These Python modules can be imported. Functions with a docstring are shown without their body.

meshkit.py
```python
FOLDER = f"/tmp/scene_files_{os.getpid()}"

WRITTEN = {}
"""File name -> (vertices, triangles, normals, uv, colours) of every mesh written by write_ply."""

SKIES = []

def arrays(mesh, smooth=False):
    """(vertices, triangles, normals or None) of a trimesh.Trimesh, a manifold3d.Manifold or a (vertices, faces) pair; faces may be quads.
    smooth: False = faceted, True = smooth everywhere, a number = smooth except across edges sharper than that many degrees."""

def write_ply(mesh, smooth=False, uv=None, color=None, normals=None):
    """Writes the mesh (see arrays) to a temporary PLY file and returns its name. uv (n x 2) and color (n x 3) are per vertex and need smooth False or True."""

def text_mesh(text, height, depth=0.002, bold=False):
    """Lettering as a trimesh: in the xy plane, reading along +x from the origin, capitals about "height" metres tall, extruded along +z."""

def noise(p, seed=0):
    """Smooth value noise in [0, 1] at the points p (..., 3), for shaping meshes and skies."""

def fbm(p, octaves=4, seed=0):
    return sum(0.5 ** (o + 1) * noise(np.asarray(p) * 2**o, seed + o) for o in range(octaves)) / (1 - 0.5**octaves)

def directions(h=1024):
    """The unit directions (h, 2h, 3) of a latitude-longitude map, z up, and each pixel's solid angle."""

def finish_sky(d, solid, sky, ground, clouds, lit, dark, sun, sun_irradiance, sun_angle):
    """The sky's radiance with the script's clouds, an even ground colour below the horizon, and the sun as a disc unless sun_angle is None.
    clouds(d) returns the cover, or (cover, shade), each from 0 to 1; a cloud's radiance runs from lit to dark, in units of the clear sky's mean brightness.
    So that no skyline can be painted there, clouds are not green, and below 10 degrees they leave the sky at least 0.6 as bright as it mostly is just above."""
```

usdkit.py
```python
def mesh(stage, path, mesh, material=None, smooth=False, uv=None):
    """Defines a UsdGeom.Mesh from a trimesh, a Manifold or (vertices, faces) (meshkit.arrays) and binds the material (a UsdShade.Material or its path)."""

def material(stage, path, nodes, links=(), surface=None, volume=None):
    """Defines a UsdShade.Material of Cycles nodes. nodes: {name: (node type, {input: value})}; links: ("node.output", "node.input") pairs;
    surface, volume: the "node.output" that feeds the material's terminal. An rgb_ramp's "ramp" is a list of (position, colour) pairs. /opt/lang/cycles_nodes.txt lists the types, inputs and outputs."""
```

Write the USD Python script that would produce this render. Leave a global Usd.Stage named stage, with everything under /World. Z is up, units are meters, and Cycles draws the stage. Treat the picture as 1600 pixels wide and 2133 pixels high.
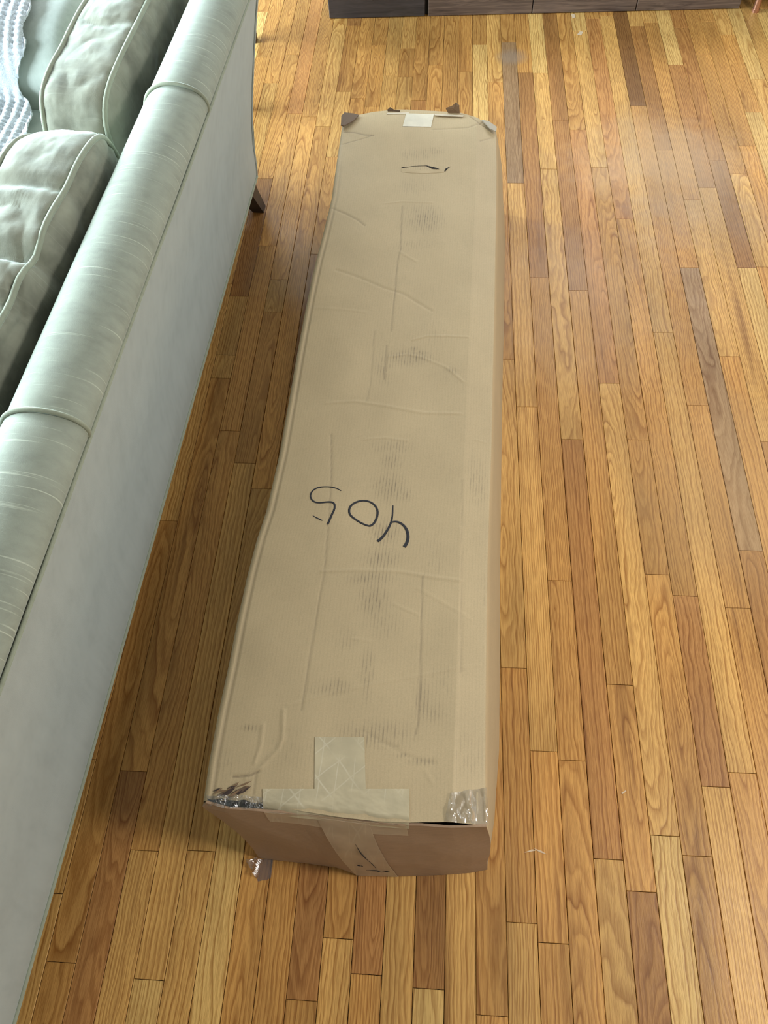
import math, random
import numpy as np
import trimesh
import usdkit, meshkit
from pxr import Usd, UsdGeom, UsdLux, UsdShade, Gf, Sdf, Vt

random.seed(7)
rng = np.random.default_rng(7)
stage = Usd.Stage.CreateInMemory()
UsdGeom.SetStageUpAxis(stage, UsdGeom.Tokens.z)
UsdGeom.SetStageMetersPerUnit(stage, 1.0)
UsdGeom.Xform.Define(stage, '/World')
UsdGeom.Scope.Define(stage, '/World/Looks')

# ------------------------------------------------------------------ camera
FPX, CAMH = 1602.0, 1.642
PITCH, ROLL, YAW = math.radians(58.394), math.radians(-3.7007), math.radians(-6.4808)
_f = np.array([math.sin(YAW) * math.cos(PITCH), math.cos(YAW) * math.cos(PITCH), -math.sin(PITCH)])
_r = np.array([math.cos(YAW), -math.sin(YAW), 0.0])
_u = np.cross(_r, _f)
_c, _s = math.cos(ROLL), math.sin(ROLL)
CR, CU = _c * _r + _s * _u, -_s * _r + _c * _u
RW = np.array([CR, CU, _f])
cam = UsdGeom.Camera.Define(stage, '/World/camera')
M = Gf.Matrix4d(*CR, 0, *CU, 0, *(-_f), 0, 0, 0, CAMH, 1)
cam.AddTransformOp().Set(M)
cam.CreateHorizontalApertureAttr(36.0)
cam.CreateVerticalApertureAttr(36.0 * 2133 / 1600)
cam.CreateFocalLengthAttr(36.0 * FPX / 1600)
cam.CreateClippingRangeAttr(Gf.Vec2f(0.02, 100))
cam.CreateExposureAttr(-0.30)


def at(px, py, z=0.0):
    d = RW.T @ np.array([(px - 800) / FPX, -(py - 1066.5) / FPX, 1.0])
    return np.array([0, 0, CAMH]) + d * ((z - CAMH) / d[2])


def proj(p):
    v = (np.asarray(p, float) - [0, 0, CAMH]) @ RW.T
    return np.stack([800 + FPX * v[..., 0] / v[..., 2], 1066.5 - FPX * v[..., 1] / v[..., 2]], -1)


# ------------------------------------------------------------------ sky and daylight through the windows
def lin(r, g, b):
    c = np.array([r, g, b], float) / 255
    return tuple(np.where(c <= 0.04045, c / 12.92, ((c + 0.055) / 1.055) ** 2.4))


dome = UsdLux.DomeLight.Define(stage, '/World/sky')
dome.CreateIntensityAttr(0.35)
dome.CreateColorAttr(Gf.Vec3f(0.8, 0.9, 1.0))


def window_light(name, centre, facing, w, h, intensity, color):
    """Soft daylight in a window opening, shining along facing."""
    L = UsdLux.RectLight.Define(stage, '/World/' + name)
    L.CreateWidthAttr(w); L.CreateHeightAttr(h)
    L.CreateIntensityAttr(intensity); L.CreateColorAttr(Gf.Vec3f(*color))
    zz = -np.array(facing, float); zz /= np.linalg.norm(zz)
    xx = np.cross([0, 0, 1.0], zz); xx /= np.linalg.norm(xx)
    yy = np.cross(zz, xx)
    L.AddTransformOp().Set(Gf.Matrix4d(*xx, 0, *yy, 0, *zz, 0, *centre, 1))


RX0, RX1, RY0, RY1, RZ = -3.3, 2.7, -2.0, 4.0, 2.6
# (wall, along0, along1, z0, z1, intensity, colour)
WINDOWS = [
    ('left', 0.4, 1.7, 0.60, 2.0, 68, (0.78, 0.93, 1.0)),
    ('left', 2.1, 3.5, 0.60, 2.0, 68, (0.78, 0.93, 1.0)),
    ('far', -2.5, -0.95, 0.9, 2.35, 8, (0.84, 0.95, 1.0)),
    ('far', 0.2, 2.2, 1.1, 2.3, 6.5, (0.97, 0.98, 1.0)),
    ('right', 1.9, 3.5, 1.1, 2.4, 1.5, (1.0, 0.98, 0.94)),
]
_n = {}
for wl, a0, a1, z0, z1, inten, col in WINDOWS:
    c, zc = (a0 + a1) / 2, (z0 + z1) / 2
    _n[len(_n)] = wl
    if wl == 'left':
        window_light(f'daylight_{wl}_{len(_n)}', (RX0 - 0.03, c, zc), (1, 0, 0), a1 - a0, z1 - z0, inten, col)
    elif wl == 'right':
        window_light(f'daylight_{wl}_{len(_n)}', (RX1 + 0.03, c, zc), (-1, 0, 0), a1 - a0, z1 - z0, inten, col)
    else:
        window_light(f'daylight_{wl}_{len(_n)}', (c, RY1 + 0.03, zc), (0, -1, 0), a1 - a0, z1 - z0, inten, col)

# ceiling lamp added out of view to brighten the near floor and carton top
ADDED_LAMP = (2.15, 0.2, 2.53)
added_lamp_light = UsdLux.DiskLight.Define(stage, '/World/added_ceiling_light')
added_lamp_light.CreateRadiusAttr(0.36); added_lamp_light.CreateIntensityAttr(76); added_lamp_light.CreateColorAttr(Gf.Vec3f(1.0, 0.96, 0.90))
added_lamp_light.AddTranslateOp().Set(Gf.Vec3d(ADDED_LAMP[0], ADDED_LAMP[1], ADDED_LAMP[2] - 0.035))

# ------------------------------------------------------------------ helpers
_names = set()


def numbered(parent, name):
    path = f'{parent}/{name}'
    k = 0
    while path in _names:
        k += 1
        path = f'{parent}/{name}_{k:03d}'
    _names.add(path)
    return path


def pathof(parent):
    if parent is None:
        return '/World'
    return parent if isinstance(parent, str) else str(parent.GetPath())


def tag(p, **kw):
    p = p.GetPrim() if hasattr(p, 'GetPrim') else p
    for k, v in kw.items():
        if v:
            p.SetCustomDataByKey(k, v)
    return p


def thing(name, label, category, loc=(0, 0, 0), rotz=0.0, group=None, kind=None):
    x = UsdGeom.Xform.Define(stage, numbered('/World', name))
    x.AddTranslateOp().Set(Gf.Vec3d(*map(float, loc)))
    if rotz:
        x.AddRotateZOp().Set(float(rotz))
    return tag(x, label=label, category=category, group=group, kind=kind)


def obj(name, mesh, mat, parent=None, smooth=False, attrs=None, **kw):
    m = usdkit.mesh(stage, numbered(pathof(parent), name), mesh, mat, smooth=smooth)
    if attrs:
        api = UsdGeom.PrimvarsAPI(m)
        for k, v in attrs.items():
            v = np.asarray(v, np.float32)
            if v.ndim == 1:
                api.CreatePrimvar(k, Sdf.ValueTypeNames.FloatArray, 'vertex').Set(Vt.FloatArray.FromNumpy(v))
            else:
                api.CreatePrimvar(k, Sdf.ValueTypeNames.Color3fArray, 'vertex').Set(Vt.Vec3fArray.FromNumpy(v))
    p = m.GetPrim()
    m.CreateDoubleSidedAttr(True)
    return tag(p, **kw)


def box(x0, x1, y0, y1, z0, z1, ch=0.0):
    if ch <= 0:
        b = trimesh.creation.box((x1 - x0, y1 - y0, z1 - z0))
        b.apply_translation(((x0 + x1) / 2, (y0 + y1) / 2, (z0 + z1) / 2))
        return b
    pts = []
    for sx, x in ((1, x0), (-1, x1)):
        for sy, y in ((1, y0), (-1, y1)):
            for sz, z in ((1, z0), (-1, z1)):
                pts += [(x, y + sy * ch, z + sz * ch), (x + sx * ch, y, z + sz * ch), (x + sx * ch, y + sy * ch, z)]
    return trimesh.convex.convex_hull(np.array(pts))


def grid_mesh(P, flip=False):
    """P: (n, m, 3) grid of points -> trimesh-like (v, f)."""
    n, m = P.shape[:2]
    i, j = np.meshgrid(np.arange(n - 1), np.arange(m - 1), indexing='ij')
    a = (i * m + j).ravel(); b = a + 1; c = a + m + 1; d = a + m
    f = np.vstack([np.stack([a, b, c], 1), np.stack([a, c, d], 1)])
    if flip:
        f = f[:, ::-1]
    return P.reshape(-1, 3), f


def join(*ms):
    vs, fs, k = [], [], 0
    for m in ms:
        v, f = (m.vertices, m.faces) if hasattr(m, 'vertices') else m
        vs.append(np.asarray(v)); fs.append(np.asarray(f) + k); k += len(v)
    return np.vstack(vs), np.vstack(fs)


def tube(path, r, seg=8, closed=False, flat=1.0, up=(0, 0, 1)):
    """A tube along the polyline; flat squashes it along up; r may vary."""
    P = np.asarray(path, float); n = len(P)
    r = np.broadcast_to(np.asarray(r, float), (n,))
    T = np.roll(P, -1, 0) - np.roll(P, 1, 0) if closed else np.gradient(P, axis=0)
    T /= np.maximum(np.linalg.norm(T, axis=1, keepdims=True), 1e-9)
    U = np.asarray(up, float)
    A = np.cross(T, U); bad = np.linalg.norm(A, axis=1) < 1e-3
    A[bad] = np.cross(T[bad], [0.3, 0.9, 0.1])
    A /= np.linalg.norm(A, axis=1, keepdims=True)
    B = np.cross(A, T)
    th = np.linspace(0, 2 * np.pi, seg, endpoint=False)
    R = P[:, None] + r[:, None, None] * (np.cos(th)[None, :, None] * A[:, None] + flat * np.sin(th)[None, :, None] * B[:, None])
    R = np.concatenate([R, R[:, :1]], 1)
    if closed:
        R = np.concatenate([R, R[:1]], 0)
    v, f = grid_mesh(R)
    if not closed:
        v = np.vstack([v, P[:1], P[-1:]]); k = len(v); m = seg + 1
        f = np.vstack([f, [[k - 2, j + 1, j] for j in range(seg)], [[k - 1, (n - 1) * m + j, (n - 1) * m + j + 1] for j in range(seg)]])
    t = trimesh.Trimesh(v, f, process=False)
    return t.vertices.copy(), t.faces.copy()


def spline(pts, n):
    from scipy.interpolate import CubicSpline
    P = np.asarray(pts, float)
    d = np.r_[0, np.cumsum(np.linalg.norm(np.diff(P, axis=0), axis=1))]
    return CubicSpline(d, P)(np.linspace(0, d[-1], n))


def resample(pts, n):
    P = np.asarray(pts, float)
    d = np.r_[0, np.cumsum(np.linalg.norm(np.diff(P, axis=0), axis=1))]
    t = np.linspace(0, d[-1], n)
    return np.stack([np.interp(t, d, P[:, k]) for k in range(P.shape[1])], 1)


def fbm(p, seed=0, oct=4):
    return meshkit.fbm(np.asarray(p) + 50.0, oct, seed)


def mat(name, nodes, links, surface='p.BSDF'):
    return usdkit.material(stage, '/World/Looks/' + name, nodes, links, surface=surface)


def plain(name, col, rough=0.6, **kw):
    return mat(name, {'p': ('principled_bsdf', {'base_color': col, 'roughness': rough, **kw})}, [])


# ------------------------------------------------------------------ materials
def wood_floor_material():
    N = {
        'g': ('geometry', {}), 'P': ('separate_xyz', {}),
        'tone': ('attribute', {'attribute': 'tone'}), 'ring': ('attribute', {'attribute': 'ring'}), 'seed': ('attribute', {'attribute': 'seed'}),
        'R': ('separate_xyz', {}), 'S': ('separate_xyz', {}),
        'sv': ('vector_math', {'math_type': 'scale', 'scale': 37.0}),
        'pv': ('vector_math', {'math_type': 'add'}),
        # slow waviness of the growth rings
        'm1': ('mapping', {'scale': (14.0, 2.6, 1.0)}), 'n1': ('noise_texture', {'scale': 1.0, 'detail': 2.0, 'roughness': 0.5}),
        'm1b': ('mapping', {'scale': (40.0, 12.0, 1.0)}), 'n1b': ('noise_texture', {'scale': 1.0, 'detail': 1.0}),
        'n1c': ('math', {'math_type': 'subtract', 'value2': 0.5}), 'n1bc': ('math', {'math_type': 'subtract', 'value2': 0.5}),
        'u': ('math', {'math_type': 'subtract'}), 'u2': ('math', {'math_type': 'multiply_add', 'value2': 0.0035}), 'uu': ('math', {'math_type': 'multiply'}),
        'yc': ('math', {'math_type': 'subtract'}), 'd0': ('math', {'math_type': 'multiply_add'}), 'd1': ('math', {'math_type': 'multiply_add', 'value2': 0.052}),
        'dd': ('math', {'math_type': 'multiply'}), 'r2': ('math', {'math_type': 'add'}), 'r': ('math', {'math_type': 'sqrt'}),
        'fq': ('math', {'math_type': 'multiply_add', 'value2': 13.0, 'value3': 95.0}), 'ph': ('math', {'math_type': 'multiply'}), 'phn': ('math', {'math_type': 'multiply_add', 'value2': 1.6}), 'wn': ('noise_texture', {'dimensions': '1D', 'scale': 1.0, 'detail': 1.0}), 'ws': ('map_range', {'from_min': 0.30, 'from_max': 0.62, 'to_min': 0.4, 'to_max': 1.0, 'clamp': True}), 'lw': ('mix_float', {'a': 1.0}), 'wq': ('math', {'math_type': 'multiply', 'value2': 0.9}), 'fr': ('math', {'math_type': 'fraction'}),
        'line': ('rgb_ramp', {'ramp': [(0.0, (0.15,) * 3), (0.10, (0.35,) * 3), (0.34, (0.62,) * 3), (0.72, (0.98,) * 3), (0.86, (0.8,) * 3), (1.0, (0.15,) * 3)]}),
        # pores, short dark dashes along the board
        'm2': ('mapping', {'scale': (560.0, 22.0, 1.0)}), 'n2': ('noise_texture', {'scale': 1.0, 'detail': 3.0, 'roughness': 0.65}),
        'pore': ('map_range', {'from_min': 0.36, 'from_max': 0.62, 'to_min': 0.0, 'to_max': 1.0, 'clamp': True}),
        'lp': ('math', {'math_type': 'multiply'}), 'mixlp': ('mix_float', {'fac': 0.5}),
        'ls': ('map_range', {'from_min': 0.06, 'from_max': 0.80, 'to_min': 0.0, 'to_max': 1.0, 'clamp': True}),
        'dark': ('mix', {'mix_type': 'multiply', 'fac': 1.0, 'color2': (0.45, 0.31, 0.18)}),
        'col': ('mix', {'mix_type': 'mix'}),
        # heart streaks
        'm3': ('mapping', {'scale': (26.0, 1.1, 1.0)}), 'n3': ('noise_texture', {'scale': 1.0, 'detail': 3.0, 'roughness': 0.6}),
        'st': ('map_range', {'from_min': 0.60, 'from_max': 0.74, 'to_min': 0.0, 'to_max': 0.75, 'clamp': True}),
        'col2': ('mix', {'mix_type': 'multiply', 'color2': (0.48, 0.38, 0.30)}),
        # broad tone drift in each board
        'm4': ('mapping', {'scale': (9.0, 1.6, 1.0)}), 'n4': ('noise_texture', {'scale': 1.0, 'detail': 2.0}),
        'tv': ('map_range', {'from_min': 0.25, 'from_max': 0.75, 'to_min': 0.70, 'to_max': 1.2, 'clamp': True}),
        'hs': ('hsv', {'hue': 0.5, 'saturation': 1.0, 'fac': 1.0}),
        # worn and scratched varnish
        'm5': ('mapping', {'scale': (4.0, 4.0, 1.0)}), 'n5': ('noise_texture', {'scale': 1.0, 'detail': 5.0, 'roughness': 0.7}),
        'rr': ('map_range', {'from_min': 0.3, 'from_max': 0.75, 'to_min': 0.38, 'to_max': 0.55, 'clamp': True}),
        'bmp': ('bump', {'strength': 0.12, 'distance': 0.0015}),
        'p': ('principled_bsdf', {'specular_ior_level': 0.36}),
    }
    K = [('g.position', 'P.vector'), ('ring.vector', 'R.vector'), ('seed.vector', 'S.vector'), ('seed.vector', 'sv.vector1'),
         ('g.position', 'pv.vector1'), ('sv.vector', 'pv.vector2')]
    for k in ('1', '1b', '2', '3', '4'):
        K += [('pv.vector', f'm{k}.vector'), (f'm{k}.vector', f'n{k}.vector')]
    K += [('g.position', 'm5.vector'), ('m5.vector', 'n5.vector'),
          ('n1.fac', 'n1c.value1'), ('n1b.fac', 'n1bc.value1'),
          ('P.x', 'u.value1'), ('R.x', 'u.value2'), ('n1bc.value', 'u2.value1'), ('u.value', 'u2.value3'), ('u2.value', 'uu.value1'), ('u2.value', 'uu.value2'),
          ('P.y', 'yc.value1'), ('S.y', 'yc.value2'), ('yc.value', 'd0.value1'), ('R.z', 'd0.value2'), ('R.y', 'd0.value3'),
          ('n1c.value', 'd1.value1'), ('d0.value', 'd1.value3'), ('d1.value', 'dd.value1'), ('d1.value', 'dd.value2'),
          ('uu.value', 'r2.value1'), ('dd.value', 'r2.value2'), ('r2.value', 'r.value1'), ('S.z', 'fq.value1'), ('r.value', 'ph.value1'), ('fq.value', 'ph.value2'), ('n1b.fac', 'phn.value1'), ('ph.value', 'phn.value3'), ('phn.value', 'fr.value1'), ('phn.value', 'wq.value1'), ('wq.value', 'wn.w'), ('wn.fac', 'ws.value'), ('ws.result', 'lw.fac'), ('line.color', 'lw.b'),
          ('fr.value', 'line.fac'), ('n2.fac', 'pore.value'), ('lw.result', 'mixlp.a'), ('pore.result', 'lp.value2'), ('lw.result', 'lp.value1'),
          ('lp.value', 'mixlp.b'), ('mixlp.result', 'ls.value'),
          ('n4.fac', 'tv.value'), ('tv.result', 'hs.value'), ('tone.color', 'hs.color'),
          ('hs.color', 'dark.color1'), ('ls.result', 'col.fac'), ('dark.color', 'col.color1'), ('hs.color', 'col.color2'),
          ('n3.fac', 'st.value'), ('st.result', 'col2.fac'), ('col.color', 'col2.color1')]
    last = 'col2.color'
    # worn grey patches in the varnish: (pixel, radius, amount, colour)
    for i, (px, py, rad, amt, c) in enumerate([(1066, 118, 0.05, 0.55, lin(140, 124, 108)), (1385, 335, 0.26, 0.42, lin(186, 160, 128)), (1455, 440, 0.20, 0.30, lin(120, 100, 78)),
                                               (1195, 640, 0.30, 0.16, lin(205, 178, 138)), (1560, 1040, 0.30, 0.28, lin(186, 158, 120)), (620, 560, 0.15, 0.3, lin(150, 128, 100))]):
        c0 = at(px, py)
        N[f'wd{i}'] = ('vector_math', {'math_type': 'distance', 'vector2': tuple(c0)})
        N[f'wa{i}'] = ('math', {'math_type': 'multiply_add', 'value2': rad * 1.6})
        N[f'wm{i}'] = ('map_range', {'from_min': rad * 1.25, 'from_max': rad * 2.1, 'to_min': amt, 'to_max': 0.0, 'clamp': True})
        N[f'wx{i}'] = ('mix', {'mix_type': 'mix', 'color2': c})
        K += [('g.position', f'wd{i}.vector1'), (f'wd{i}.value', f'wa{i}.value3'), ('n5.fac', f'wa{i}.value1'), (f'wa{i}.value', f'wm{i}.value'),
              (f'wm{i}.result', f'wx{i}.fac'), (last, f'wx{i}.color1')]
        last = f'wx{i}.color'
    K += [(last, 'p.base_color'), ('n5.fac', 'rr.value'), ('rr.result', 'p.roughness'), ('ls.result', 'bmp.height'), ('bmp.normal', 'p.normal')]
    return mat('oak_floor', N, K)


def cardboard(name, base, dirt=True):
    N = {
        'bx': ('attribute', {'attribute': 'bx'}), 'gr': ('attribute', {'attribute': 'grime'}), 'ln': ('attribute', {'attribute': 'crease_and_side_shade'}),
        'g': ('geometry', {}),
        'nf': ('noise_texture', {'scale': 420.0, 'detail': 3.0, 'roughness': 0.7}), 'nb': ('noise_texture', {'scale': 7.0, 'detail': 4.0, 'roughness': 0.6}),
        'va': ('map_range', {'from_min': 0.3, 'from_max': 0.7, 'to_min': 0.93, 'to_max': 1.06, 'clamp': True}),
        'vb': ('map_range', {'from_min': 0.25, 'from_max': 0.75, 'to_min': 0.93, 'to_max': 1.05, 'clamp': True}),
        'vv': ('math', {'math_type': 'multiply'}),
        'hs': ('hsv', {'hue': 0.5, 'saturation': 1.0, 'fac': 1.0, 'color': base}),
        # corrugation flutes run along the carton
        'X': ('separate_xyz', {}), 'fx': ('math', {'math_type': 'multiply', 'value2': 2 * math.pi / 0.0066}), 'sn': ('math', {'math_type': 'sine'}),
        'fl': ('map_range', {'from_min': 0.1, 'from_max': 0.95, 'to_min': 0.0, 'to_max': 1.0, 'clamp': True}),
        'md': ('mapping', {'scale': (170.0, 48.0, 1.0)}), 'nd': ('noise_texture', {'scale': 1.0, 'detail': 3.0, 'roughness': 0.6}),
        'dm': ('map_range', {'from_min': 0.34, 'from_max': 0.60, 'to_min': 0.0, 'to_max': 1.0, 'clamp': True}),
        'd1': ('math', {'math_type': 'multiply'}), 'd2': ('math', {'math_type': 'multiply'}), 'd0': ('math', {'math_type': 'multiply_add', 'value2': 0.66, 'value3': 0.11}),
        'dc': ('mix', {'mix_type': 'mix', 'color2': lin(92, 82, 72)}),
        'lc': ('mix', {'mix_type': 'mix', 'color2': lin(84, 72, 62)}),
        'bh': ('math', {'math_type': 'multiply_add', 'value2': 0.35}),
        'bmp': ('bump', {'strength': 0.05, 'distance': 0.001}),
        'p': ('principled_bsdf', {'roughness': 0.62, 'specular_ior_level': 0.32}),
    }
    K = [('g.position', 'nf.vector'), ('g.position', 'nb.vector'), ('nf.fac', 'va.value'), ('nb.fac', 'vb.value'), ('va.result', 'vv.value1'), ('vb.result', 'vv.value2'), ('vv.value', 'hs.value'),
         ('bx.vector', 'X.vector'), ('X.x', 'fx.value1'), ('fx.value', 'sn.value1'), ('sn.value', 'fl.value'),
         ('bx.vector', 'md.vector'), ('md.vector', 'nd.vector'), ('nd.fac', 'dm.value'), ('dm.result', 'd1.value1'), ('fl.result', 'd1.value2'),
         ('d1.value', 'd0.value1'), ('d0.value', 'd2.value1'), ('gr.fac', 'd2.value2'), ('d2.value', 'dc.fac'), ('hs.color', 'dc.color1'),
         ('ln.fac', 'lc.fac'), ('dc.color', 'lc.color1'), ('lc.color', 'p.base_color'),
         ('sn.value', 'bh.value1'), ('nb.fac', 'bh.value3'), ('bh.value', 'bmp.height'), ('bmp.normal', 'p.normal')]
    return mat(name, N, K)


def velvet(name, base, slub=0.0, scale=(1, 1, 1), mottled=0.12, sheen=0.5, streak=(90.0, 90.0, 6.0)):
    lo = tuple(np.array(base) * (1 - 2.2 * mottled)); hi = tuple(np.minimum(np.array(base) * (1 + 1.5 * mottled), 1))
    N = {
        'tc': ('texture_coordinate', {}),
        'nb': ('noise_texture', {'scale': 9.0, 'detail': 5.0, 'roughness': 0.65, 'distortion': 0.4}),
        'ms': ('mapping', {'scale': streak}), 'ns': ('noise_texture', {'scale': 1.0, 'detail': 3.0, 'roughness': 0.6}),
        'mx': ('mix_float', {'fac': 0.45}),
        'cr': ('rgb_ramp', {'ramp': [(0.3, lo), (0.5, base), (0.72, hi)]}),
        # slub threads across the roll
        'ml': ('mapping', {'scale': (7.0, 210.0, 4.0)}), 'nl': ('noise_texture', {'scale': 1.0, 'detail': 2.0, 'roughness': 0.5}),
        'sl': ('map_range', {'from_min': 0.62, 'from_max': 0.72, 'to_min': 0.0, 'to_max': slub, 'clamp': True}),
        'mc': ('mix', {'mix_type': 'mix', 'color2': lin(206, 214, 196)}),
        'nf': ('noise_texture', {'scale': 650.0, 'detail': 2.0}),
        'bmp': ('bump', {'strength': 0.18, 'distance': 0.0012}),
        'p': ('principled_bsdf', {'roughness': 0.85, 'specular_ior_level': 0.15, 'sheen_weight': sheen, 'sheen_roughness': 0.35, 'sheen_tint': lin(225, 240, 238)}),
    }
    K = [('tc.object', 'nb.vector'), ('tc.object', 'ms.vector'), ('ms.vector', 'ns.vector'), ('nb.fac', 'mx.a'), ('ns.fac', 'mx.b'), ('mx.result', 'cr.fac'),
         ('tc.object', 'ml.vector'), ('ml.vector', 'nl.vector'), ('nl.fac', 'sl.value'), ('sl.result', 'mc.fac'), ('cr.color', 'mc.color1'), ('mc.color', 'p.base_color'),
         ('tc.object', 'nf.vector'), ('nf.fac', 'bmp.height'), ('bmp.normal', 'p.normal')]
    return mat(name, N, K)


def clear_film(name, tint, fac):
    N = {'t': ('transparent_bsdf', {'color': tint}), 'gl': ('glossy_bsdf', {'color': (0.95, 0.96, 0.97), 'roughness': 0.22}), 'lw': ('layer_weight', {'blend': 0.35}),
         'f': ('math', {'math_type': 'multiply_add', 'value2': 0.30, 'value3': fac}), 'm': ('mix_closure', {})}
    return mat(name, N, [('lw.fresnel', 'f.value1'), ('f.value', 'm.fac'), ('t.BSDF', 'm.closure1'), ('gl.BSDF', 'm.closure2')], surface='m.closure')


def tape_material(name, base, fac, wrinkle=0.6):
    N = {'t': ('transparent_bsdf', {}), 'g': ('geometry', {}), 'nw': ('noise_texture', {'scale': 14.0, 'detail': 2.0}),
         'n': ('noise_texture', {'scale': 160.0, 'detail': 3.0}), 'mc': ('mix', {'mix_type': 'mix', 'color1': base, 'color2': lin(234, 226, 202)}), 'sc': ('math', {'math_type': 'multiply', 'value2': wrinkle}),
         'sm': ('math', {'math_type': 'maximum'}), 'sk': ('map_range', {'from_min': 0.42, 'from_max': 0.56, 'to_min': 0.0, 'to_max': 1.0, 'clamp': True}), 'sx': ('math', {'math_type': 'multiply'}),
         'nb': ('noise_texture', {'scale': 30.0, 'detail': 4.0}), 'tv': ('map_range', {'from_min': 0.3, 'from_max': 0.7, 'to_min': 0.9, 'to_max': 1.08, 'clamp': True}), 'hs': ('hsv', {'hue': 0.5, 'saturation': 1.0, 'fac': 1.0, 'color': base}),
         'bmp': ('bump', {'strength': 0.25, 'distance': 0.001}),
         'p': ('principled_bsdf', {'roughness': 0.3, 'specular_ior_level': 0.5}), 'm': ('mix_closure', {'fac': fac})}
    K = []
    for i, (rz, sc) in enumerate(((0.85, 9.0), (-0.75, 7.0), (0.05, 11.0))):      # straight creases from the roll
        N[f'r{i}'] = ('mapping', {'rotation': (0, 0, rz)}); N[f'w{i}'] = ('wave_texture', {'scale': sc, 'distortion': 0.6, 'detail': 1.0, 'detail_scale': 2.0})
        N[f'l{i}'] = ('map_range', {'from_min': 0.985, 'from_max': 1.0, 'to_min': 0.0, 'to_max': 1.0, 'clamp': True})
        K += [('g.position', f'r{i}.vector'), (f'r{i}.vector', f'w{i}.vector'), (f'w{i}.fac', f'l{i}.value')]
    N['sm2'] = ('math', {'math_type': 'maximum'})
    K += [('l0.result', 'sm.value1'), ('l1.result', 'sm.value2'), ('sm.value', 'sm2.value1'), ('l2.result', 'sm2.value2'), ('g.position', 'nw.vector'), ('nw.fac', 'sk.value'), ('sm2.value', 'sx.value1'), ('sk.result', 'sx.value2'), ('sx.value', 'sc.value1'), ('sc.value', 'mc.fac'),
          ('g.position', 'nb.vector'), ('nb.fac', 'tv.value'), ('tv.result', 'hs.value'), ('hs.color', 'mc.color1'),
          ('mc.color', 'p.base_color'), ('g.position', 'n.vector'), ('n.fac', 'bmp.height'), ('bmp.normal', 'p.normal'),
          ('t.BSDF', 'm.closure1'), ('p.BSDF', 'm.closure2')]
    return mat(name, N, K, surface='m.closure')


def dark_wood(name, a, b, rough=0.5, scale=(6.0, 6.0, 60.0)):
    N = {'tc': ('texture_coordinate', {}), 'm': ('mapping', {'scale': scale}), 'n': ('noise_texture', {'scale': 1.0, 'detail': 6.0, 'roughness': 0.65, 'distortion': 1.2}),
         'r': ('rgb_ramp', {'ramp': [(0.3, a), (0.7, b)]}), 'bmp': ('bump', {'strength': 0.2, 'distance': 0.001}), 'p': ('principled_bsdf', {'roughness': rough})}
    return mat(name, N, [('tc.object', 'm.vector'), ('m.vector', 'n.vector'), ('n.fac', 'r.fac'), ('r.color', 'p.base_color'), ('n.fac', 'bmp.height'), ('bmp.normal', 'p.normal')])


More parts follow.
